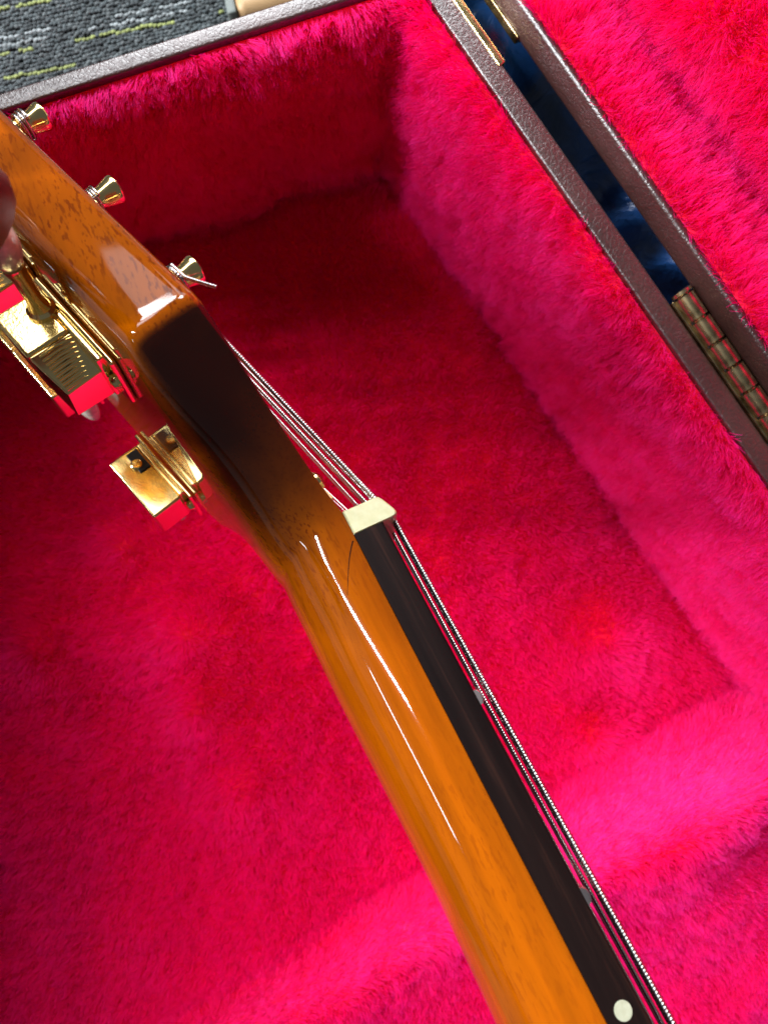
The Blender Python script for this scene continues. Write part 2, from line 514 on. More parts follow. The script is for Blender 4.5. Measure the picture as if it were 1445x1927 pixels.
def pile(base, density, length, lean, parent, rad=.085, wob=.35, clump=3.0, cl=1.6, flip=False, dens_fn=None, rnd=.13, crl=.22, pul=.3):
    """thousands of single fibres growing from a lining mesh (mm), as one curves object"""
    me = base.data
    me.calc_loop_triangles()
    nv = len(me.vertices)
    co = np.empty(nv * 3); me.vertices.foreach_get('co', co); co = co.reshape(-1, 3) / MM
    no = np.empty(nv * 3); me.vertices.foreach_get('normal', no); no = no.reshape(-1, 3)
    tri = np.empty(len(me.loop_triangles) * 3, np.int32); me.loop_triangles.foreach_get('vertices', tri); tri = tri.reshape(-1, 3)
    A = .5 * np.linalg.norm(np.cross(co[tri[:, 1]] - co[tri[:, 0]], co[tri[:, 2]] - co[tri[:, 0]]), axis=1)
    W = A.copy()
    if dens_fn is not None: W = W * dens_fn(co[tri].mean(1))
    n = int(W.sum() * density)
    t = rng.choice(len(tri), n, p=W / W.sum())
    a, b_ = rng.random(n), rng.random(n); m_ = a + b_ > 1; a[m_], b_[m_] = 1 - a[m_], 1 - b_[m_]
    P = co[tri[t, 0]] * (1 - a - b_)[:, None] + co[tri[t, 1]] * a[:, None] + co[tri[t, 2]] * b_[:, None]
    D = no[tri[t, 0]] * (1 - a - b_)[:, None] + no[tri[t, 1]] * a[:, None] + no[tri[t, 2]] * b_[:, None]
    if flip: D = -D
    D /= np.linalg.norm(D, axis=1)[:, None]
    low = np.stack([f(P) for f in nz], 1); fin = np.stack([f(P) for f in nfine], 1)
    d = D + np.asarray(lean(P) if callable(lean) else lean) + low * wob * .45 + fin * wob * .35 + rng.normal(0, rnd, (n, 3))
    d /= np.linalg.norm(d, axis=1)[:, None]
    L = length * (1 + .10 * nlen(P)) * rng.uniform(.72, 1.06, n)
    q = P + fin * 1.2
    cell = np.floor(q / clump).astype(np.int64)
    off = hash3(cell)
    ctr = (cell + .5) * clump
    pull = ctr - q; pull -= D * np.sum(pull * D, 1)[:, None]
    curl = rng.normal(0, 1, (n, 3))
    K = 5
    pts = np.empty((n, K, 3))
    for k in range(K):
        s = k / (K - 1)
        pts[:, k] = P + d * (L * s)[:, None] + (pull * pul + off * cl * .8) * (s ** 2) \
            + curl * crl * (s * 1.5 if k < K - 1 else s * 2.0)
    cu = bpy.data.hair_curves.new('pile')
    cu.add_curves([K] * n)
    cu.points.foreach_set('position', (pts * MM).astype(np.float32).ravel())
    ra = cu.attributes.get('radius') or cu.attributes.new('radius', 'FLOAT', 'POINT')
    prof = np.array([1.0, 1.0, .9, .75, .35])
    ra.data.foreach_set('value', (np.tile(prof, n) * rad * MM).astype(np.float32))
    cu.materials.append(PLUSH)
    o = bpy.data.objects.new('pile', cu)
    COL.objects.link(o)
    o.parent = parent
    o['kind'] = 'stuff'
    return n


FUR = 1.0
nrow = 0
# head-end wall lining
pt = [(197.5, 141.4), (199.0, 140.4), (201, 139.4), (206, 138.6), (225, 139.0), (255, 139.2), (291, 139.0)]
zz = np.array([p[0] for p in pt]); oo = np.array([p[1] for p in pt])
bump1 = Noise(11, 45.0)


def fn_t(u, v):
    z = np.interp(v, np.linspace(0, 1, 31), np.interp(np.linspace(0, 1, 31), np.linspace(0, 1, len(zz)), zz))
    off = np.interp(z, zz, oo)
    p = NT * off + ET * u
    q = np.array([[p[0], p[1], z]])
    off -= 1.2 * float(bump1(q)[0]) * min(1, max(0, (z - 200) / 20))
    p = NT * off + ET * u
    return (p[0], p[1], up(z))


tc_end = float(inter(NT, 139, NR, 88) @ ET)
V, F = grid(fn_t, np.linspace(-205, tc_end + 1, 90), np.linspace(0, 1, 31))
end_lining = mesh_obj('end_wall_lining', V, F, BACKING, case)
# hinge-side wall lining (a fat rolled edge, then a soft slope)
pr_ = [(197.0, 93.7), (198.2, 91.9), (200, 90.6), (205, 89.0), (220, 88.0), (245, 86.8), (270, 85.6), (291, 85.0)]
zr = np.array([p[0] for p in pr_]); orr = np.array([p[1] for p in pr_])


def fn_r(u, v):
    z = np.interp(v, np.linspace(0, 1, len(zr)), zr)
    off = np.interp(z, zr, orr)
    p = NR * off + EW * u
    off -= 1.2 * float(bump1(np.array([[p[0], p[1], z]]))[0]) * min(1, max(0, (z - 200) / 20)) * (1 - .8 * float(smoothstep(235, 285, z)))
    p = NR * off + EW * u
    return (p[0], p[1], up(z))


tr0 = float(inter(NT, 139, NR, 88) @ EW)
V, F = grid(fn_r, np.linspace(tr0 - 1, 300, 120), np.linspace(0, 1, 33))
side_lining = mesh_obj('hinge_wall_lining', V, F, BACKING, case)

# floor lining
bump2 = Noise(12, 60.0, dim=2)


def fn_f(u, v):
    return (u, v, up(Z_FLOOR + 5.5) + .9 * float(bump2(np.array([[u, v]]))[0]))


V, F = grid(fn_f, np.linspace(-300, 150, 90), np.linspace(-300, 178, 96))
V = np.array(V)
keep = []
for f in F:
    c = V[list(f)].mean(0)[:2]
    if c @ NT < 141 and c @ NR < 93 and c @ EQ < 170 and c[0] > -183: keep.append(f)
floor_lining = mesh_obj('floor_lining', V, keep, BACKING, case)

# padded neck support that crosses the case
qs = np.array([134, 139.5, 142.0, 144.5, 147.5, 151, 155, 160, 168, 180, 200, 230, 250, 262])
hs_q = np.array([-4, 0, 13, 28, 39, 45, 47, 45.5, 40, 33, 27.5, 25, 20, 0])


def fn_s(u, v):
    q = np.interp(v, np.linspace(0, 1, len(qs)), qs)
    f = .60 + .40 * float(smoothstep(-110, 60, u))
    h = np.interp(q, qs, hs_q) * f
    q += 2.0 * math.sin(u * .045 + .6) * min(1, max(0, (q - 139) / 10))
    p = ER * u + EQ * q
    h += 1.6 * float(bump2(np.array([[p[0] * 1.3, p[1] * 1.3 + 40]]))[0]) * (1 if q > 146 else .3)
    return (p[0], p[1], up(Z_FLOOR + 5.5) + h)


V, F = grid(fn_s, np.linspace(-260, 135, 100), np.linspace(0, 1, 70))
V = np.array(V)
keep = [f for f in F if V[list(f)].mean(0)[:2] @ NR < 96]
support = mesh_obj('neck_support', V, keep, BACKING, case)

# lid, standing open on its hinges
TH = R(110)
PIV_O, PIV_Z = 103.6, 196.5
SN, CS = math.sin(TH), math.cos(TH)


def lidp(u, v, w):
    off = PIV_O + u * SN - v * CS
    z = PIV_Z - (u * CS + v * SN)
    p = NR * off + EW * w
    return (p[0], p[1], up(z))


W0, W1 = -185.0, 300.0


def sweep(name, prof, m, parent, steps=40, w0=W0, w1=W1, closed=True):
    V = []; F = []; k = len(prof)
    for i in range(steps + 1):
        w = w0 + (w1 - w0) * i / steps
        V += [lidp(u, v, w) for u, v in prof]
    for i in range(steps):
        for j in range(k if closed else k - 1):
            F.append((i * k + j, i * k + (j + 1) % k, (i + 1) * k + (j + 1) % k, (i + 1) * k + j))
    if closed:
        F.append(tuple(range(k))); F.append(tuple(steps * k + j for j in range(k))[::-1])
    return mesh_obj(name, V, F, m, parent, True, 40)


lip = []
for k in range(6):
    a = math.pi / 2 * k / 5; lip.append((4.6 - 1.4 * math.sin(a), 2.6 + 1.4 - 1.4 * math.cos(a)))
for k in range(6):
    a = math.pi / 2 * k / 5; lip.append((3.2 + 1.4 - 1.4 * math.cos(a), 9.6 + 1.4 * math.sin(a)))
lid = sweep('lid', lip + [(34, 11.0), (34, 150), (40, 150), (40, 2.6)], TOLEX, case)

LU = np.array([4.8, 5.6, 7.5, 12, 18, 24, 29, 32.5, 33.5, 32.0, 29.5, 27.5, 26.5, 27.5, 30.0, 31.5, 31.5, 32, 32])
LV = np.array([10.6, 11.6, 12.4, 12.8, 12.6, 12.2, 12.2, 13.2, 15, 18, 22, 27, 33, 39, 45, 52, 70, 100, 140])
bump3 = Noise(13, 40.0)


def fn_l(u, v):
    a = np.interp(v, np.linspace(0, 1, len(LU)), LU); c = np.interp(v, np.linspace(0, 1, len(LV)), LV)
    p = np.array([lidp(a, c, u)])
    return lidp(a - .8 * float(bump3(p)[0]) * (1 if c > 16 else 0), c, u)


V, F = grid(fn_l, np.linspace(W0 + 5, W1 - 60, 90), np.linspace(0, 1, 64))
lid_lining = mesh_obj('lid_lining', V, F, BACKING, lid)


def facing(o, ref):
    """is the mean normal of lining o turned towards ref?"""
    me = o.data; s = 0
    for p in list(me.polygons)[::37]:
        s += 1 if p.normal.dot(Vector(ref) * MM - p.center) > 0 else -1
    return s > 0


VIEW = (0, 0, CAM_H)


def in_view(mx, my):
    def f(c):
        d = CAM_H - c[:, 2]
        x = np.abs(c[:, 0]) / d * 1293.08 / 722.5; y = np.abs(c[:, 1]) / d * 1293.08 / 963.5
        e = np.maximum(x / mx, y / my)
        return np.where(e < 1, 1.0, np.where(e < 1.25, .35, .12))
    return f


iv = in_view(1.06, 1.05)


def swirl(P):
    out = np.zeros_like(P)
    out[:, 0] += .02; out[:, 1] -= .04
    for cx, cy, rad, s in ((-112, -14, 18, 1.2), (-84, -52, 22, 1.3), (-80, -84, 20, 1.1), (-150, -60, 20, .8), (20, 95, 25, .5), (95, -55, 22, .9), (88, -96, 16, 1.2), (-60, -120, 30, .5)):
        dx, dy = P[:, 0] - cx, P[:, 1] - cy
        g = np.exp(-(dx * dx + dy * dy) / rad ** 2) * s
        g = g * .55; rr = np.sqrt(dx * dx + dy * dy) + 2
        out[:, 0] += g * (dx / rr - .6 * dy / rr); out[:, 1] += g * (dy / rr + .6 * dx / rr)
    return out


def lean_s(P):
    q = P[:, :2] @ EQ
    g_ = np.exp(-((q - 148) / 7.0) ** 2)[:, None]
    return np.array([-.05, .10, .20]) + g_ * np.array([1.75, .40, .25])


total = 0
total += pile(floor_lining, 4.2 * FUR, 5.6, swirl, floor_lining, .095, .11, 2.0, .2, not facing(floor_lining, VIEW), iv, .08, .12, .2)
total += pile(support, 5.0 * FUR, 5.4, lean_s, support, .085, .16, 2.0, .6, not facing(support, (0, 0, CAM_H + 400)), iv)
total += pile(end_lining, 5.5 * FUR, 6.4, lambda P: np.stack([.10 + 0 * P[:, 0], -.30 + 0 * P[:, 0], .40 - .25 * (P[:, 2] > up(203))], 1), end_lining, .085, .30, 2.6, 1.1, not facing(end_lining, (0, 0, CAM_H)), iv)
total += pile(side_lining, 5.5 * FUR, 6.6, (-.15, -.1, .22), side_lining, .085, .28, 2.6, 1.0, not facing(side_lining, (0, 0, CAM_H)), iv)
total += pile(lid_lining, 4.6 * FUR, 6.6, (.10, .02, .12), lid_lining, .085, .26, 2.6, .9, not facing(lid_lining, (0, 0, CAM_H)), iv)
print('fibres', total)

# ---- hinges
def hinge_plan(off, w, z): return np.array([*(NR * off + EW * w), up(z)])


def hinge(w0, length, nk):
    root_o, _z = 104.0, 193.6
    pin = MB(); a = hinge_plan(root_o, w0, _z); ax = np.array([*EW, 0.0])
    pin.lathe(a - ax * 1.4, ax, [(0, 1.2), (0.25, 3.0), (1.2, 3.0), (1.4, 1.9), (length + 1.4, 1.9), (length + 1.6, 3.0), (length + 2.6, 3.0), (length + 2.85, 1.2)], 28)
    hg = pin.build('hinge', BRASS, case, True, 40)
    kl = length / nk
    proto = None
    for i in range(nk):
        if proto is None:
            m_ = MB(); m_.lathe(a + ax * .25, ax, [(0, 2.4), (.25, 2.8), (kl - .7, 2.8), (kl - .45, 2.4)], 30)
            proto = m_.build('knuckle', BRASS, hg, True, 40)
        else:
            k = proto.copy(); COL.objects.link(k); k.parent = hg
            k.location = tuple(ax * kl * i * MM)
    # leaves: flat plates on the wall of the case and round the edge of the lid
    lf = MB()
    q = [hinge_plan(R_OUT + .05, w0, _z + .5), hinge_plan(R_OUT + .05, w0 + length, _z + .5), hinge_plan(R_OUT + 1.25, w0 + length, _z + .5), hinge_plan(R_OUT + 1.25, w0, _z + .5)]
    lf.hexa([tuple(p - np.array([0, 0, 16])) for p in q] + [tuple(p) for p in q], .25, 2)
    lf.build('leaf', BRASS, hg, True, 30)
    lf = MB()
    q = [lidp(1.2, 1.3, w0), lidp(1.2, 1.3, w0 + length), lidp(1.2, 2.5, w0 + length), lidp(1.2, 2.5, w0)]
    lf.hexa(q + [lidp(24, v, w) for v, w in ((1.3, w0), (1.3, w0 + length), (2.5, w0 + length), (2.5, w0))], .25, 2)
    lf.build('leaf', BRASS, hg, True, 30)
    return hg


hinge(-2.0, 48.6, 6)
# narrow plates let into the edges of case and lid beside the corner
pl = MB()
q = [hinge_plan(o_, w_, 194.6) for o_, w_ in ((R_OUT - 1.4, -158), (R_OUT - 1.4, -85), (R_OUT + 1.0, -85), (R_OUT + 1.0, -158))]
pl.hexa([tuple(p - np.array([0, 0, 9])) for p in q] + [tuple(p) for p in q], .5, 3)
pl.build('edge_plate', GOLD, case, True, 35)
pl = MB()
q = [lidp(2.6, v_, w_) for v_, w_ in ((1.6, -158), (1.6, -88), (4.2, -88), (4.2, -158))]
pl.hexa(q + [lidp(10, v_, w_) for v_, w_ in ((1.6, -158), (1.6, -88), (4.2, -88), (4.2, -158))], .4, 3)
pl.build('edge_plate', BRASS, lid, True, 35)

# ------------------------------------------------------------------ carpet and what lies round the case
mesh_obj('carpet', [(-4000, -4000, 0), (4000, -4000, 0), (4000, 4000, 0), (-4000, 4000, 0)], [(0, 1, 2, 3)], CARPET_BASE, None, False, None, None, 'structure')
E1 = np.array([.982, .190]); E2 = np.array([-.190, .982])
lv = []; lf_ = []; lc = []
g = np.random.default_rng(5)
PAL = np.array([(.045, .060, .066), (.060, .076, .082), (.032, .042, .047), (.085, .10, .105), (.022, .030, .034)])
ring = 6
for row in range(0, 104):
    v0 = 90 + row * 1.75
    kind = g.random()
    bright = None
    if row % 17 == 4 or row % 23 == 9: bright = (.26, .30, .09)
    elif row % 13 == 2 or row % 19 == 6: bright = (.27, .30, .31)
    ph = g.random() * 10
    u0 = -320
    while u0 < 60:
        ln = g.uniform(1.6, 2.6)
        u0 += ln * .92
        c2 = E1 * u0 + E2 * (v0 + g.normal(0, .28))
        if c2 @ NT < T_OUT + 2: continue
        col = PAL[g.integers(len(PAL))] * g.uniform(.8, 1.25)
        if bright is not None and math.sin(u0 * .10 + ph) + .5 * math.sin(u0 * .31 + ph * 2) > -.15 and g.random() < .9: col = np.array(bright) * g.uniform(.75, 1.2)
        dr = g.normal(0, .12)
        e1 = E1 * math.cos(dr) + E2 * math.sin(dr); e2 = np.array([-e1[1], e1[0]])
        hgt = g.uniform(1.4, 2.1); wd = g.uniform(.58, .82)
        b0 = len(lv)
        for k in range(7):
            a = math.pi * k / 6
            cc = np.array([*(c2 + e1 * (-math.cos(a)) * ln * .55), hgt * math.sin(a) * .8 + .3])
            tn = np.array([*(e1 * math.sin(a)), math.cos(a)])
            nn = np.array([*e2, 0]); bb = np.cross(tn, nn)
            rr = wd * (.62 + .38 * math.sin(a))
            for q in range(ring):
                t_ = 2 * math.pi * q / ring
                lv.append(tuple(cc + nn * rr * math.cos(t_) + bb * rr * .7 * math.sin(t_))); lc.append((*col, 1))
        for k in range(6):
            for q in range(ring):
                lf_.append((b0 + k * ring + q, b0 + k * ring + (q + 1) % ring, b0 + (k + 1) * ring + (q + 1) % ring, b0 + (k + 1) * ring + q))
mesh_obj('carpet_loops', lv, lf_, LOOP, None, True, None, lc, 'stuff')

# wooden block with a grey painted side just beyond the head end
blk = MB(); bp = np.array([-47.0, 222.0])
blk.box((-16, -26, 0), (60, 22, 34), 4.0, 3, Matrix.Translation((bp[0], bp[1], 0.2)) @ Matrix.Rotation(R(12), 4, 'Z'))
o = blk.build('wooden_block', TAN, None)
tag(o, 'blurred tan wooden block with a grey end on the carpet beyond the case', 'wooden block')
blk = MB(); blk.box((-19.5, -25, 0), (-15.6, 21, 33), 1.2, 2, Matrix.Translation((bp[0], bp[1], 0.2)) @ Matrix.Rotation(R(12), 4, 'Z'))
blk.build('end_panel', GREYPAINT, o)

# blue sheet seen through the gap behind the hinges
bs = Noise(31, 26.0)


def fn_b(u, v):
    off = 102.0 + v
    z = (205 + .30 * max(0, -105 - u) + 50 * float(smoothstep(-98, -52, u)) + .6 * max(0, u + 60)) + v * .2
    p = NR * off + EW * u
    z += 5.0 * float(bs(np.array([[p[0], p[1], 0]]))[0])
    return (p[0], p[1], up(z))


V, F = grid(fn_b, np.linspace(-230, 300, 140), np.linspace(0, 60, 26))
o = mesh_obj('plastic_sheet', V, F, BLUE)
so = o.modifiers.new('thickness', 'SOLIDIFY'); so.thickness = .0012
tag(o, 'crinkled shiny blue sheet showing through the gap behind the case hinges', 'plastic sheet')

# ------------------------------------------------------------------ the guitar: x towards the body, h towards the camera, z out of the fingerboard
ROT = Matrix(((.451274, -.043573, .891260), (-.841358, -.353500, .408726), (.297251, -.934419, -.196186)))
M = ROT.to_4x4(); M.translation = Vector((-1.129 * MM, -9.407 * MM, (CAM_H - 147.187) * MM))
guitar = empty('electric_guitar', M)
tag(guitar, 'amber lacquered guitar held over the case, gold tuners, bone nut, dark fingerboard', 'guitar')
FT, AL = 5.91, .27628
CA, SA = math.cos(AL), math.sin(AL)


def G(x, h, z): return (x, -h, z)


def H(s, h, n): return G(-5 - s * CA - n * SA, h, -FT - s * SA + n * CA)


def gmesh(name, V, F, m, parent=None, **kw): return mesh_obj(name, V, F, m, parent or guitar, **kw)


# outline of the head (distance from the nut, half width)
OUT_S = np.array([0, 3, 6, 9, 12, 16, 20, 24, 28, 30, 31.2, 32.2, 33.0, 34.0, 36, 40, 60, 80, 100, 120, 150, 168, 175, 179.5, 182])
OUT_H = np.array([21.6, 22.6, 24.3, 26.6, 29.4, 33.2, 37.3, 42.0, 47.0, 49.6, 51.2, 52.3, 52.85, 53.0, 52.85, 52.45, 50.4, 48.5, 46.7, 44.9, 42.2, 40.0, 37, 33, 27])


def depth(u):    # thickness under the front plane, u = way from the fingerboard end of the nut towards the tip
    return float(np.interp(u, [-260, -90, -60, -40, -20, -12, -6, 0, 6, 12, 18, 24, 30, 36], [15.4, 13.88, 13.58, 14.1, 14.86, 14.81, 14.88, 15.19, 15.37, 14.86, 14.05, 13.95, 14.5, 14.4]))


stations = []
for x in np.concatenate([np.arange(260, 120, -14), np.arange(120, 8, -4), np.arange(8, -5, -2)]):
    d = depth(-x)
    stations.append(('n', float(x), 21.6 + .0125 * max(x, 0), d, 2.15))
S_ = np.unique(np.concatenate([np.arange(0, 30, 1.5), np.arange(30, 38.1, .4), np.arange(38, 166, 6), np.arange(166, 182.1, 1.0)]))
for s in S_:
    d = depth(5 + s * CA)
    e = float(np.interp(s, [0, 8, 16, 24, 31], [2.1, 2.15, 2.3, 3.2, 9]))
    stations.append(('h', float(s), float(np.interp(s, OUT_S, OUT_H)), d, e))
th = np.linspace(0, math.pi, 65)
# the flare and the depth are eased along the length below the front edge
ux = np.array([-st[1] if st[0] == 'n' else 5 + st[1] * CA for st in stations])


def eased(col, sg_):
    y = np.array([st[col] for st in stations]); g_ = np.linspace(ux.min(), ux.max(), 1200); gy = np.interp(g_, ux, y)
    k_ = np.arange(-60, 61) * (g_[1] - g_[0]); ker = np.exp(-.5 * (k_ / sg_) ** 2); ker /= ker.sum()
    return np.interp(ux, g_, np.convolve(np.pad(gy, 60, mode='edge'), ker, 'valid'))


WS, DSM, ES = eased(2, 6.5), eased(3, 5.0), eased(4, 4.0)
front_n = 9
V = []; Fc = []; Tn = []
for si, (kind, t, w, d, e) in enumerate(stations):
    sec = []
    near_nut = kind == 'n' or t < 29
    if near_nut: d, e = DSM[si], ES[si]
    rf = 0.25 if kind == 'n' else float(np.interp(t, [0, 26, 33], [.25, .6, 2.8]))
    for a in th:
        c_, s_ = math.cos(a), math.sin(a)
        r_ = (abs(c_) ** e + abs(s_) ** e) ** (-1 / e)
        fade = 1.0 if kind == 'n' else float(1 - smoothstep(14, 27, t))
        wv = w + (WS[si] - w) * min(1.0, r_ * s_ * 1.7) * fade
        if c_ < 0 and kind == 'h': wv = 21.6 + (wv - 21.6) * .45 * float(smoothstep(20, 42, t))
        sec.append((wv * r_ * c_, -rf - (d - rf) * r_ * s_))
    fr = []
    for k in range(1, 5):
        a = math.pi / 2 * k / 4; fr.append((-(w if kind == 'n' else 21.6 + (w - 21.6) * .45 * float(smoothstep(20, 42, t))) + rf * (1 - math.cos(a)), -rf + rf * math.sin(a)))
    for k in range(0, 4):
        a = math.pi / 2 * k / 4; fr.append((w - rf + rf * math.sin(a), -rf + rf * math.cos(a)))
    sec = sec + fr
    for h, n in sec:
        if kind == 'n':
            al = AL * float(smoothstep(24, -30, t))
            p = G(t - n * math.sin(al) * smoothstep(26, 6, t), h, -FT + n * math.cos(al))
        else:
            # blend the two section planes over the first millimetres
            al = AL * float(smoothstep(24, -30, -5 - t * CA))
            ca, sa = math.cos(al), math.sin(al)
            p = G(-5 - t * CA - n * sa, h, -FT - t * SA + n * ca)
        V.append(p)
        # R = amount of the darker joint tone
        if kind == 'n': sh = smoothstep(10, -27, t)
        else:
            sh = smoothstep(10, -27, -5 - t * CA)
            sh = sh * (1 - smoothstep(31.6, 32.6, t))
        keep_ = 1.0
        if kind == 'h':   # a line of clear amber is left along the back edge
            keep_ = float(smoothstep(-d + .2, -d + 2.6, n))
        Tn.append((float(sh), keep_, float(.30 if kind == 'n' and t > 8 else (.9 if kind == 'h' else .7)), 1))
k = len(sec)
for i in range(len(stations) - 1):
    for j in range(k):
        Fc.append((i * k + j, i * k + (j + 1) % k, (i + 1) * k + (j + 1) % k, (i + 1) * k + j))
Fc.append(tuple(range(k))); Fc.append(tuple((len(stations) - 1) * k + j for j in range(k))[::-1])
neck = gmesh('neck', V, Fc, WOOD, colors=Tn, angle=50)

# fine seam line in the lacquer beside the nut, laid on the surface of the neck
from mathutils.bvhtree import BVHTree
_bv = BVHTree.FromPolygons([v.co for v in neck.data.vertices], [p.vertices[:] for p in neck.data.polygons])
_mi = M.inverted(); _o = _mi @ Vector((0, 0, CAM_H * MM))
_sp = []
for _px, _py in ((664, 1018), (660.5, 1032), (657.5, 1050), (655.5, 1072), (654.5, 1096), (654, 1120)):
    _d = (_mi.to_3x3() @ Vector(((_px - 722.5) / 1293.08, -(_py - 963.5) / 1293.08, -1))).normalized()
    _h = _bv.ray_cast(_o, _d)
    if _h[0] is not None: _sp.append(np.array(_h[0][:]) / MM)
if len(_sp) > 3:
    m_ = MB(); m_.tube(resample(_sp, .5), np.linspace(.13, .04, len(resample(_sp, .5))), 6)
    m_.build('seam', ROSE, guitar)

# fingerboard
fb = []; ff = []
xs = np.concatenate([np.arange(0, 120, 6), np.arange(120, 261, 20)])


def fb_half(x): return 21.75 + .0125 * x


def fb_top(h, hw): return .78 * (1 - (h / hw) ** 2)


prof_n = 17
for x in xs:
    hw = fb_half(x); row = [(-hw, -FT), (-hw, -.5), (-hw + .12, -.15)]
    for q in np.linspace(-hw + .5, hw - .5, prof_n): row.append((q, fb_top(q, hw)))
    row += [(hw - .12, -.15), (hw, -.5), (hw, -FT)]
    fb += [G(x, h, z) for h, z in row]
kk = len(row)
for i in range(len(xs) - 1):
    for j in range(kk):
        ff.append((i * kk + j, i * kk + (j + 1) % kk, (i + 1) * kk + (j + 1) % kk, (i + 1) * kk + j))
ff.append(tuple(range(kk))); ff.append(tuple((len(xs) - 1) * kk + j for j in range(kk))[::-1])
board = gmesh('fingerboard', fb, ff, ROSE, angle=50)

# frets
FX = [35.3, 68.6, 100.0, 129.7, 157.7, 184.1, 209.0, 232.6, 254.8]
for i, x in enumerate(FX):
    hw = fb_half(x); V = []; F = []
    hsn = np.concatenate([[hw + .05, hw - .05, hw - .5], np.linspace(hw - 1.2, -hw + 1.2, 12), [-hw + .5, -hw + .05, -hw - .05]])
    sc_ = np.concatenate([[.72, .9, 1.0], np.ones(12), [1, .9, .72]])
    for h, s in zip(hsn, sc_):
        zt = fb_top(min(max(h, -hw + .5), hw - .5), hw)
        for a in np.linspace(0, math.pi, 9):
            V.append(G(x + 1.35 * math.cos(a) * (.9 + .1 * s), h, zt - .15 + 1.2 * s * math.sin(a) ** .8))
    for a in range(len(hsn) - 1):
        for j in range(8): F.append((a * 9 + j, a * 9 + j + 1, (a + 1) * 9 + j + 1, (a + 1) * 9 + j))
        F.append((a * 9 + 8, a * 9, (a + 1) * 9, (a + 1) * 9 + 8))
    F.append(tuple(range(9))); F.append(tuple((len(hsn) - 1) * 9 + j for j in range(9))[::-1])
    gmesh('fret', V, F, NICKEL, angle=40)

# side dot at the third fret
m_ = MB()
m_.lathe(G(83.6, fb_half(83.6) - .6, -3.0), (0, -1, 0), [(0, 1.35), (.62, 1.35), (.66, 1.25)], 28)
m_.build('side_dot', DOT, guitar)

# nut
prof = [(0.0, -FT), (-5.0, -FT), (-5.0, -1.2)]
prof += [(-5.0, .9), (-4.75, 1.45), (-4.0, 1.95), (-2.6, 2.55), (-1.5, 3.0), (-.9, 3.15), (-.4, 3.05), (-.1, 2.65), (0.0, 2.0)]
V = []; F = []
hsn = [21.95, 21.75, 21.4] + list(np.linspace(21, -21, 9)) + [-21.4, -21.75, -21.95]
ins = [.35, .1, 0] + [0] * 9 + [0, .1, .35]
cx, cz = -2.5, -2.2
for h, q in zip(hsn, ins):
    for x, z in prof:
        l = math.hypot(x - cx, z - cz)
        V.append(G(cx + (x - cx) * (1 - q / l), h, cz + (z - cz) * (1 - q / l) + .55 * (1 - (h / 22) ** 2) * (1 if z > 0 else 0)))
k = len(prof)
for i in range(len(hsn) - 1):
    for j in range(k): F.append((i * k + j, i * k + (j + 1) % k, (i + 1) * k + (j + 1) % k, (i + 1) * k + j))
F.append(tuple(range(k))); F.append(tuple((len(hsn) - 1) * k + j for j in range(k))[::-1])
gmesh('nut', V, F, BONE, angle=35)

# truss rod cover with its screw
m_ = MB()
m_.hexa([H(5, 17, .0), H(5, -17, .0), H(52, -3, .0), H(52, 3, .0), H(5, 16, 2.3), H(5, -16, 2.3), H(52, -2.6, 2.3), H(52, 2.6, 2.3)], .5, 2)
cover = m_.build('truss_rod_cover', CREAM, guitar)
m_ = MB()
nd = np.array(H(0, 0, 1)) - np.array(H(0, 0, 0))
m_.lathe(H(11, 12.6, 2.2), nd, [(0, 2.1), (.8, 2.1), (1.5, 1.4), (1.8, .4)], 18)
m_.build('screw', GOLD, cover)

# ---- tuning machines (built in head coordinates around their post; s towards the tip, h towards the near edge, n out of the front)
sd = np.array(H(1, 0, 0)) - np.array(H(0, 0, 0)); hd = np.array(H(0, 1, 0)) - np.array(H(0, 0, 0))
S1, HP = 54.4, 30.6
POSTS = [0, 26.54, 53.0, 74.5, 94.5, 114.0]
FAR_POSTS = [0, 46.0, 66.0, 84.0, 100.0, 115.0]
BK = -14.4


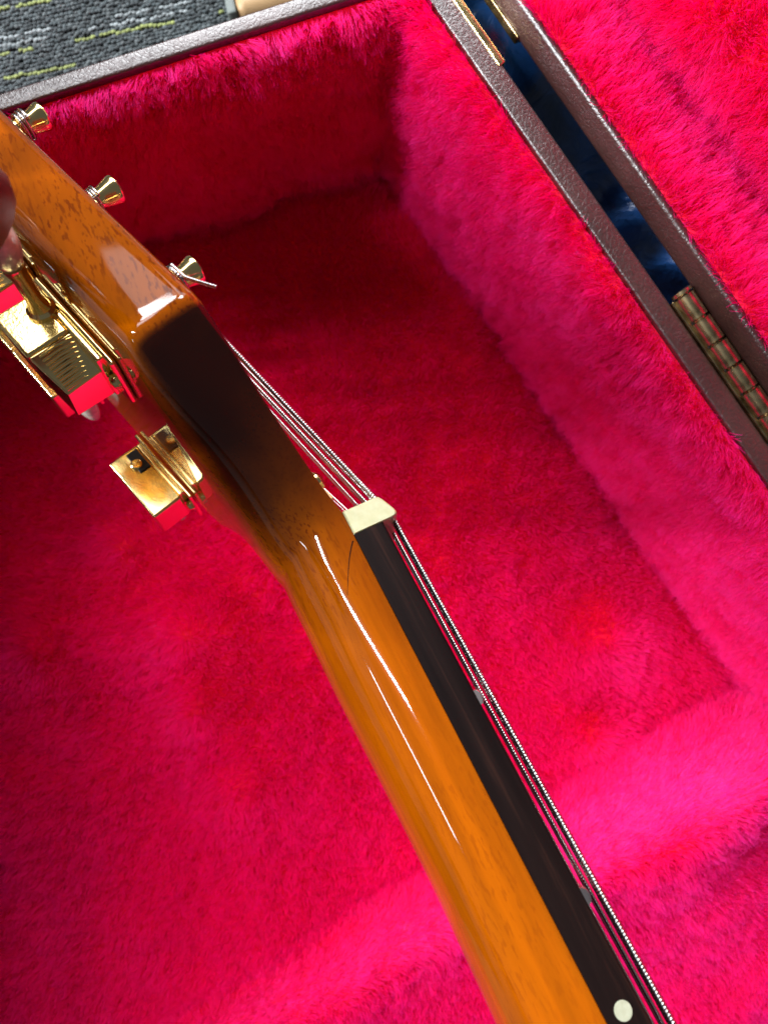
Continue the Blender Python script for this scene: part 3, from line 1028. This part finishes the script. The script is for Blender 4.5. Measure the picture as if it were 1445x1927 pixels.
def tuner(sg):
    """sg = +1 for the near row, -1 for the far row; returns the machine built at the first post of that row"""
    s0, h0 = S1, HP * sg

    def T(s, h, n): return H(s0 + s, h0 + h * sg, n)

    def hx(m, s, h, n, bev=.5, seg=2):
        m.hexa([T(s[0], h[0], n[0]), T(s[1], h[0], n[0]), T(s[1], h[1], n[0]), T(s[0], h[1], n[0]),
                T(s[0], h[0], n[1]), T(s[1], h[0], n[1]), T(s[1], h[1], n[1]), T(s[0], h[1], n[1])], bev, seg)
    nd_ = np.array(T(0, 0, 1)) - np.array(T(0, 0, 0)); sd_ = np.array(T(1, 0, 0)) - np.array(T(0, 0, 0)); hd_ = np.array(T(0, 1, 0)) - np.array(T(0, 0, 0))
    m = MB()
    hx(m, (-12.4, 11.6), (-6.5, 7.0), (BK - 1.3, BK - .02), .5, 2)           # base plate
    hx(m, (-9.6, 9.4), (-5.6, 6.2), (BK - 2.6, BK - 1.2), .4, 2)
    root = m.build('tuning_machine', GOLD, guitar, True, 30)
    m = MB()                                                                # gear housing with a reeded, sloping end
    hx(m, (-1.2 if sg > 0 else -10.2, 9.8), (-5.4, 6.2), (BK - 11.0, BK - 2.4), .7, 3)
    m.build('gear_housing', GOLD_CAST if sg > 0 else GOLD, root, True, 30)
    if sg > 0:
        m = MB()
        c_ = [T(-9.0, -5.4, BK - 2.4), T(-1.3, -5.4, BK - 2.4), T(-1.3, 5.6, BK - 2.4), T(-9.0, 2.4, BK - 2.4),
              T(-8.6, -5.4, BK - 10.4), T(-1.3, -5.4, BK - 10.8), T(-1.3, 5.8, BK - 10.8), T(-8.6, 1.6, BK - 9.6)]
        m.hexa(c_, .35, 2)
        for q in range(9):
            s = -2.0 - q * .78
            f = (-1.3 - s) / 7.5
            hh = 5.85 - 3.9 * f
            m.tube([T(s, hh - .5 + .1, BK - 2.6), T(s, hh + .12, BK - 6), T(s, hh - .05, BK - 9.2)], .26, 6)
        m.build('reeded_end', GOLD, root, True, 30)
    m = MB()                                                                # notch plate and gear pin on the inner side
    hx(m, (2.0, 8.6), (-5.9, -5.2), (BK - 6.2, BK - 3.0), .2, 1)
    m.build('gear_slot', DARKGAP, root)
    m = MB(); m.lathe(T(4.6, -5.2, BK - 5.6), -hd_, [(0, 1.5), (.9, 1.5), (1.15, 1.15), (1.2, .2)], 20)
    m.build('gear_pin', GOLD, root)
    for s in (-11.0, 10.4):
        m = MB(); m.lathe(T(s, .3, BK - 1.25), -nd_, [(0, 1.5), (.5, 1.5), (1.2, 1.0), (1.45, .3)], 16)
        m.build('screw', GOLD, root)
    m = MB()                                                                # post: shaft, waist and flared cap
    m.lathe(T(0, 0, -.2), nd_, [(0, 4.6), (.6, 4.6), (1.0, 3.9), (1.25, 2.9), (2.2, 2.6), (4.6, 2.0), (6.0, 1.85), (7.4, 2.2), (9.2, 2.7), (10.1, 2.9), (10.5, 2.8), (10.75, 2.4)], 32)
    m.lathe(T(0, 0, 10.3), nd_, [(0, 1.9), (.42, 1.9)], 24)
    m.build('string_post', GOLD, root, True, 28)
    m = MB()
    m.lathe(T(5.2, 5.6, BK - 3.6), hd_, [(0, 2.6), (1.4, 2.6), (1.9, 2.0), (4, 1.5), (9.8, 1.45), (11.6, 1.9), (12.4, 1.9)], 24)
    m.build('shaft', GOLD, root, True, 30)
    m = MB()                                                                # pearl button, a flattened tulip
    bm = bmesh.new(); bmesh.ops.create_uvsphere(bm, u_segments=28, v_segments=18, radius=1.0)
    bc = np.array(T(5.2, 24.9, BK - 3.6))
    for v in bm.verts:
        a, b_, c2 = v.co
        wv = .82 + .34 * b_
        p = bc + sd_ * a * 6.6 * wv + hd_ * b_ * 7.8 + nd_ * c2 * 3.2
        v.co = Vector(p.tolist())
    m.bm(bm)
    m.build('button', PEARL, root, True, 60)
    return root


def copy_machine(root, k, POSTS):
    off = Vector((sd * POSTS[k]).tolist()) * MM
    r_ = root.copy(); COL.objects.link(r_); r_.parent = guitar; r_.location = root.location + off
    for ch in root.children:
        c_ = ch.copy(); COL.objects.link(c_); c_.parent = r_
    return r_


near = tuner(1); far = tuner(-1)
for k in range(1, 6):
    copy_machine(near, k, POSTS); copy_machine(far, k, FAR_POSTS)

# ---- strings: six pairs, each a heavy string with a lighter one beside it
#        half width, winding pitch, place on the nut, post row and number
STR = [(.53, .54, 18.1, 1, 0), (.27, .42, 16.0, 1, 1), (.40, .50, 11.2, 1, 2), (.18, None, 9.2, 1, 3), (.27, .30, 4.4, 1, 4), (.17, None, 2.5, 1, 5),
       (.23, None, -2.4, -1, 5), (.13, None, -4.3, -1, 4), (.18, None, -9.2, -1, 3), (.18, None, -11.1, -1, 2), (.14, None, -16.0, -1, 1), (.14, None, -17.9, -1, 0)]
ndg = np.array(H(0, 0, 1)) - np.array(H(0, 0, 0))
for i, (r0, pit, h, sgn, pk) in enumerate(STR):
    zn = 2.5 + .4 * (1 - (h / 22) ** 2) + r0 * .4
    body = np.array(G(258, h * 1.09, zn + 2.0)); nutp = np.array(G(-1.5, h, zn))
    nut2 = np.array(G(-4.4, h * 1.01, zn - 1.0))
    s, hp = S1 + (POSTS if sgn > 0 else FAR_POSTS)[pk], HP * sgn
    wrap_n = 5.2 if i == 0 else 4.4
    tang = np.array(H(s - .5, hp - sgn * (2.1 + r0), wrap_n))
    pts = resample([body, nutp, nut2, tang], (pit / 4) if pit else 3.0)
    turns = 1.35 if i == 0 else 2.6
    hel = []
    nst = 60 if not pit else int(turns * 2 * math.pi * 2.6 / (pit / 3))
    for q in range(1, nst):
        f = q / nst
        a = f * turns * 2 * math.pi
        n_ = wrap_n + f * turns * 2.15 * r0
        rad = 2.0 + r0 + .35 * f
        hel.append(np.array(H(s, hp, n_)) - hd * sgn * rad * math.cos(a) + sd * rad * math.sin(a))
    pts = np.concatenate([pts, np.array(hel)])
    if i == 0:   # clipped end that stands away from the post
        e0 = pts[-1]
        e1 = np.array(H(s - 2.4, hp + 2.6, 6.6)); e2 = np.array(H(s - 5.2, hp + 3.0, 7.8)); e3 = np.array(H(s - 8.0, hp + 2.7, 9.6))
        pts = np.concatenate([pts, resample([e0, e1, e2, e3], pit / 4)[1:]])
    rr = np.full(len(pts), r0)
    if i == 0: rr[-len(resample([e0, e1, e2, e3], pit / 4)):] *= .72
    m = MB(); m.tube(pts, rr, 9 if i < 1 else 7, pit, .24 if i == 0 else .12)
    m.build('string', STEEL, guitar, True, None)

# ------------------------------------------------------------------ the hand that steadies the head
hand_root = None


def skin_chain(name, pts, radii, edges, m, parent, levels=2, root_i=0):
    me = bpy.data.meshes.new(name)
    me.from_pydata([tuple(np.array(p) * MM) for p in pts], edges, [])
    o = bpy.data.objects.new(name, me); COL.objects.link(o)
    if parent: o.parent = parent
    sk = o.modifiers.new('skin', 'SKIN'); sk.use_smooth_shade = True
    for i, r_ in enumerate(radii):
        sv = me.skin_vertices[0].data[i]
        sv.radius = (r_[0] * MM, r_[1] * MM) if isinstance(r_, tuple) else (r_ * MM, r_ * MM)
        sv.use_root = (i == root_i)
    ss = o.modifiers.new('sub', 'SUBSURF'); ss.levels = levels; ss.render_levels = levels
    me.materials.append(m)
    return o


def W(px, py, z):     # a point of the room seen at that place of the photograph, z mm below the camera
    return np.array([(px - 722.5) * z / 1293.08, -(py - 963.5) * z / 1293.08, up(z)])


tip = W(-20, 462, 89)
HP_ = [tip,
       tip + np.array([-3, 2.2, .5]), tip + np.array([-19, 9, 5]), tip + np.array([-40, 10, 9]), tip + np.array([-74, 2, 4]),     # 1-4 index
       tip + np.array([-150, -18, -8])]                                                                                          # 5 wrist
pts = [tip + np.array([-150, -18, -8]), tip + np.array([-118, -12, -2]), tip + np.array([-92, -10, 0])]
rad = [24., 27., 30.]
edges = [(0, 1), (1, 2)]


def finger(base_from, chain, rr):
    prev = base_from
    for p, r_ in zip(chain, rr):
        pts.append(np.array(p)); rad.append(r_)
        edges.append((prev, len(pts) - 1)); prev = len(pts) - 1


finger(2, [tip + np.array([-70, 4, 8]), tip + np.array([-42, 12, 12]), tip + np.array([-20, 10, 7]), tip + np.array([-3.5, 2.4, 1]), tip], [12.5, 11.2, 10.8, 10.6, 9.8])
finger(2, [tip + np.array([-68, -12, 14]), tip + np.array([-45, -16, 26]), tip + np.array([-28, -26, 22]), tip + np.array([-22, -34, 12])], [10.5, 8.8, 7.8, 6.4])
finger(2, [tip + np.array([-72, -28, 12]), tip + np.array([-52, -36, 22]), tip + np.array([-38, -46, 16]), tip + np.array([-36, -52, 6])], [10, 8.4, 7.4, 6.0])
finger(2, [tip + np.array([-80, -40, 4]), tip + np.array([-64, -52, 12]), tip + np.array([-54, -60, 6]), tip + np.array([-52, -64, -2])], [9, 7.4, 6.6, 5.4])
finger(1, [tip + np.array([-84, 12, -20]), tip + np.array([-60, 16, -34]), tip + np.array([-42, 10, -38]), tip + np.array([-31, 6, -36])], [13, 11, 9.4, 7.6])
hand = skin_chain('hand', pts, rad, edges, SKIN, None, 2, 0)
tag(hand, 'blurred hand in shade holding the guitar head by a tuner button', 'hand')
nb = MB(); bm = bmesh.new(); bmesh.ops.create_uvsphere(bm, u_segments=18, v_segments=12, radius=1)
for v in bm.verts:
    a, b_, c2 = v.co
    v.co = Vector((tip + np.array([-6.5 + a * 5.2, 7.0 + b_ * 4.2 - a * .6, 4.6 + c2 * .9 - .06 * (b_ * 4) ** 2])).tolist())
nb.bm(bm); nb.build('fingernail', NAIL, hand)
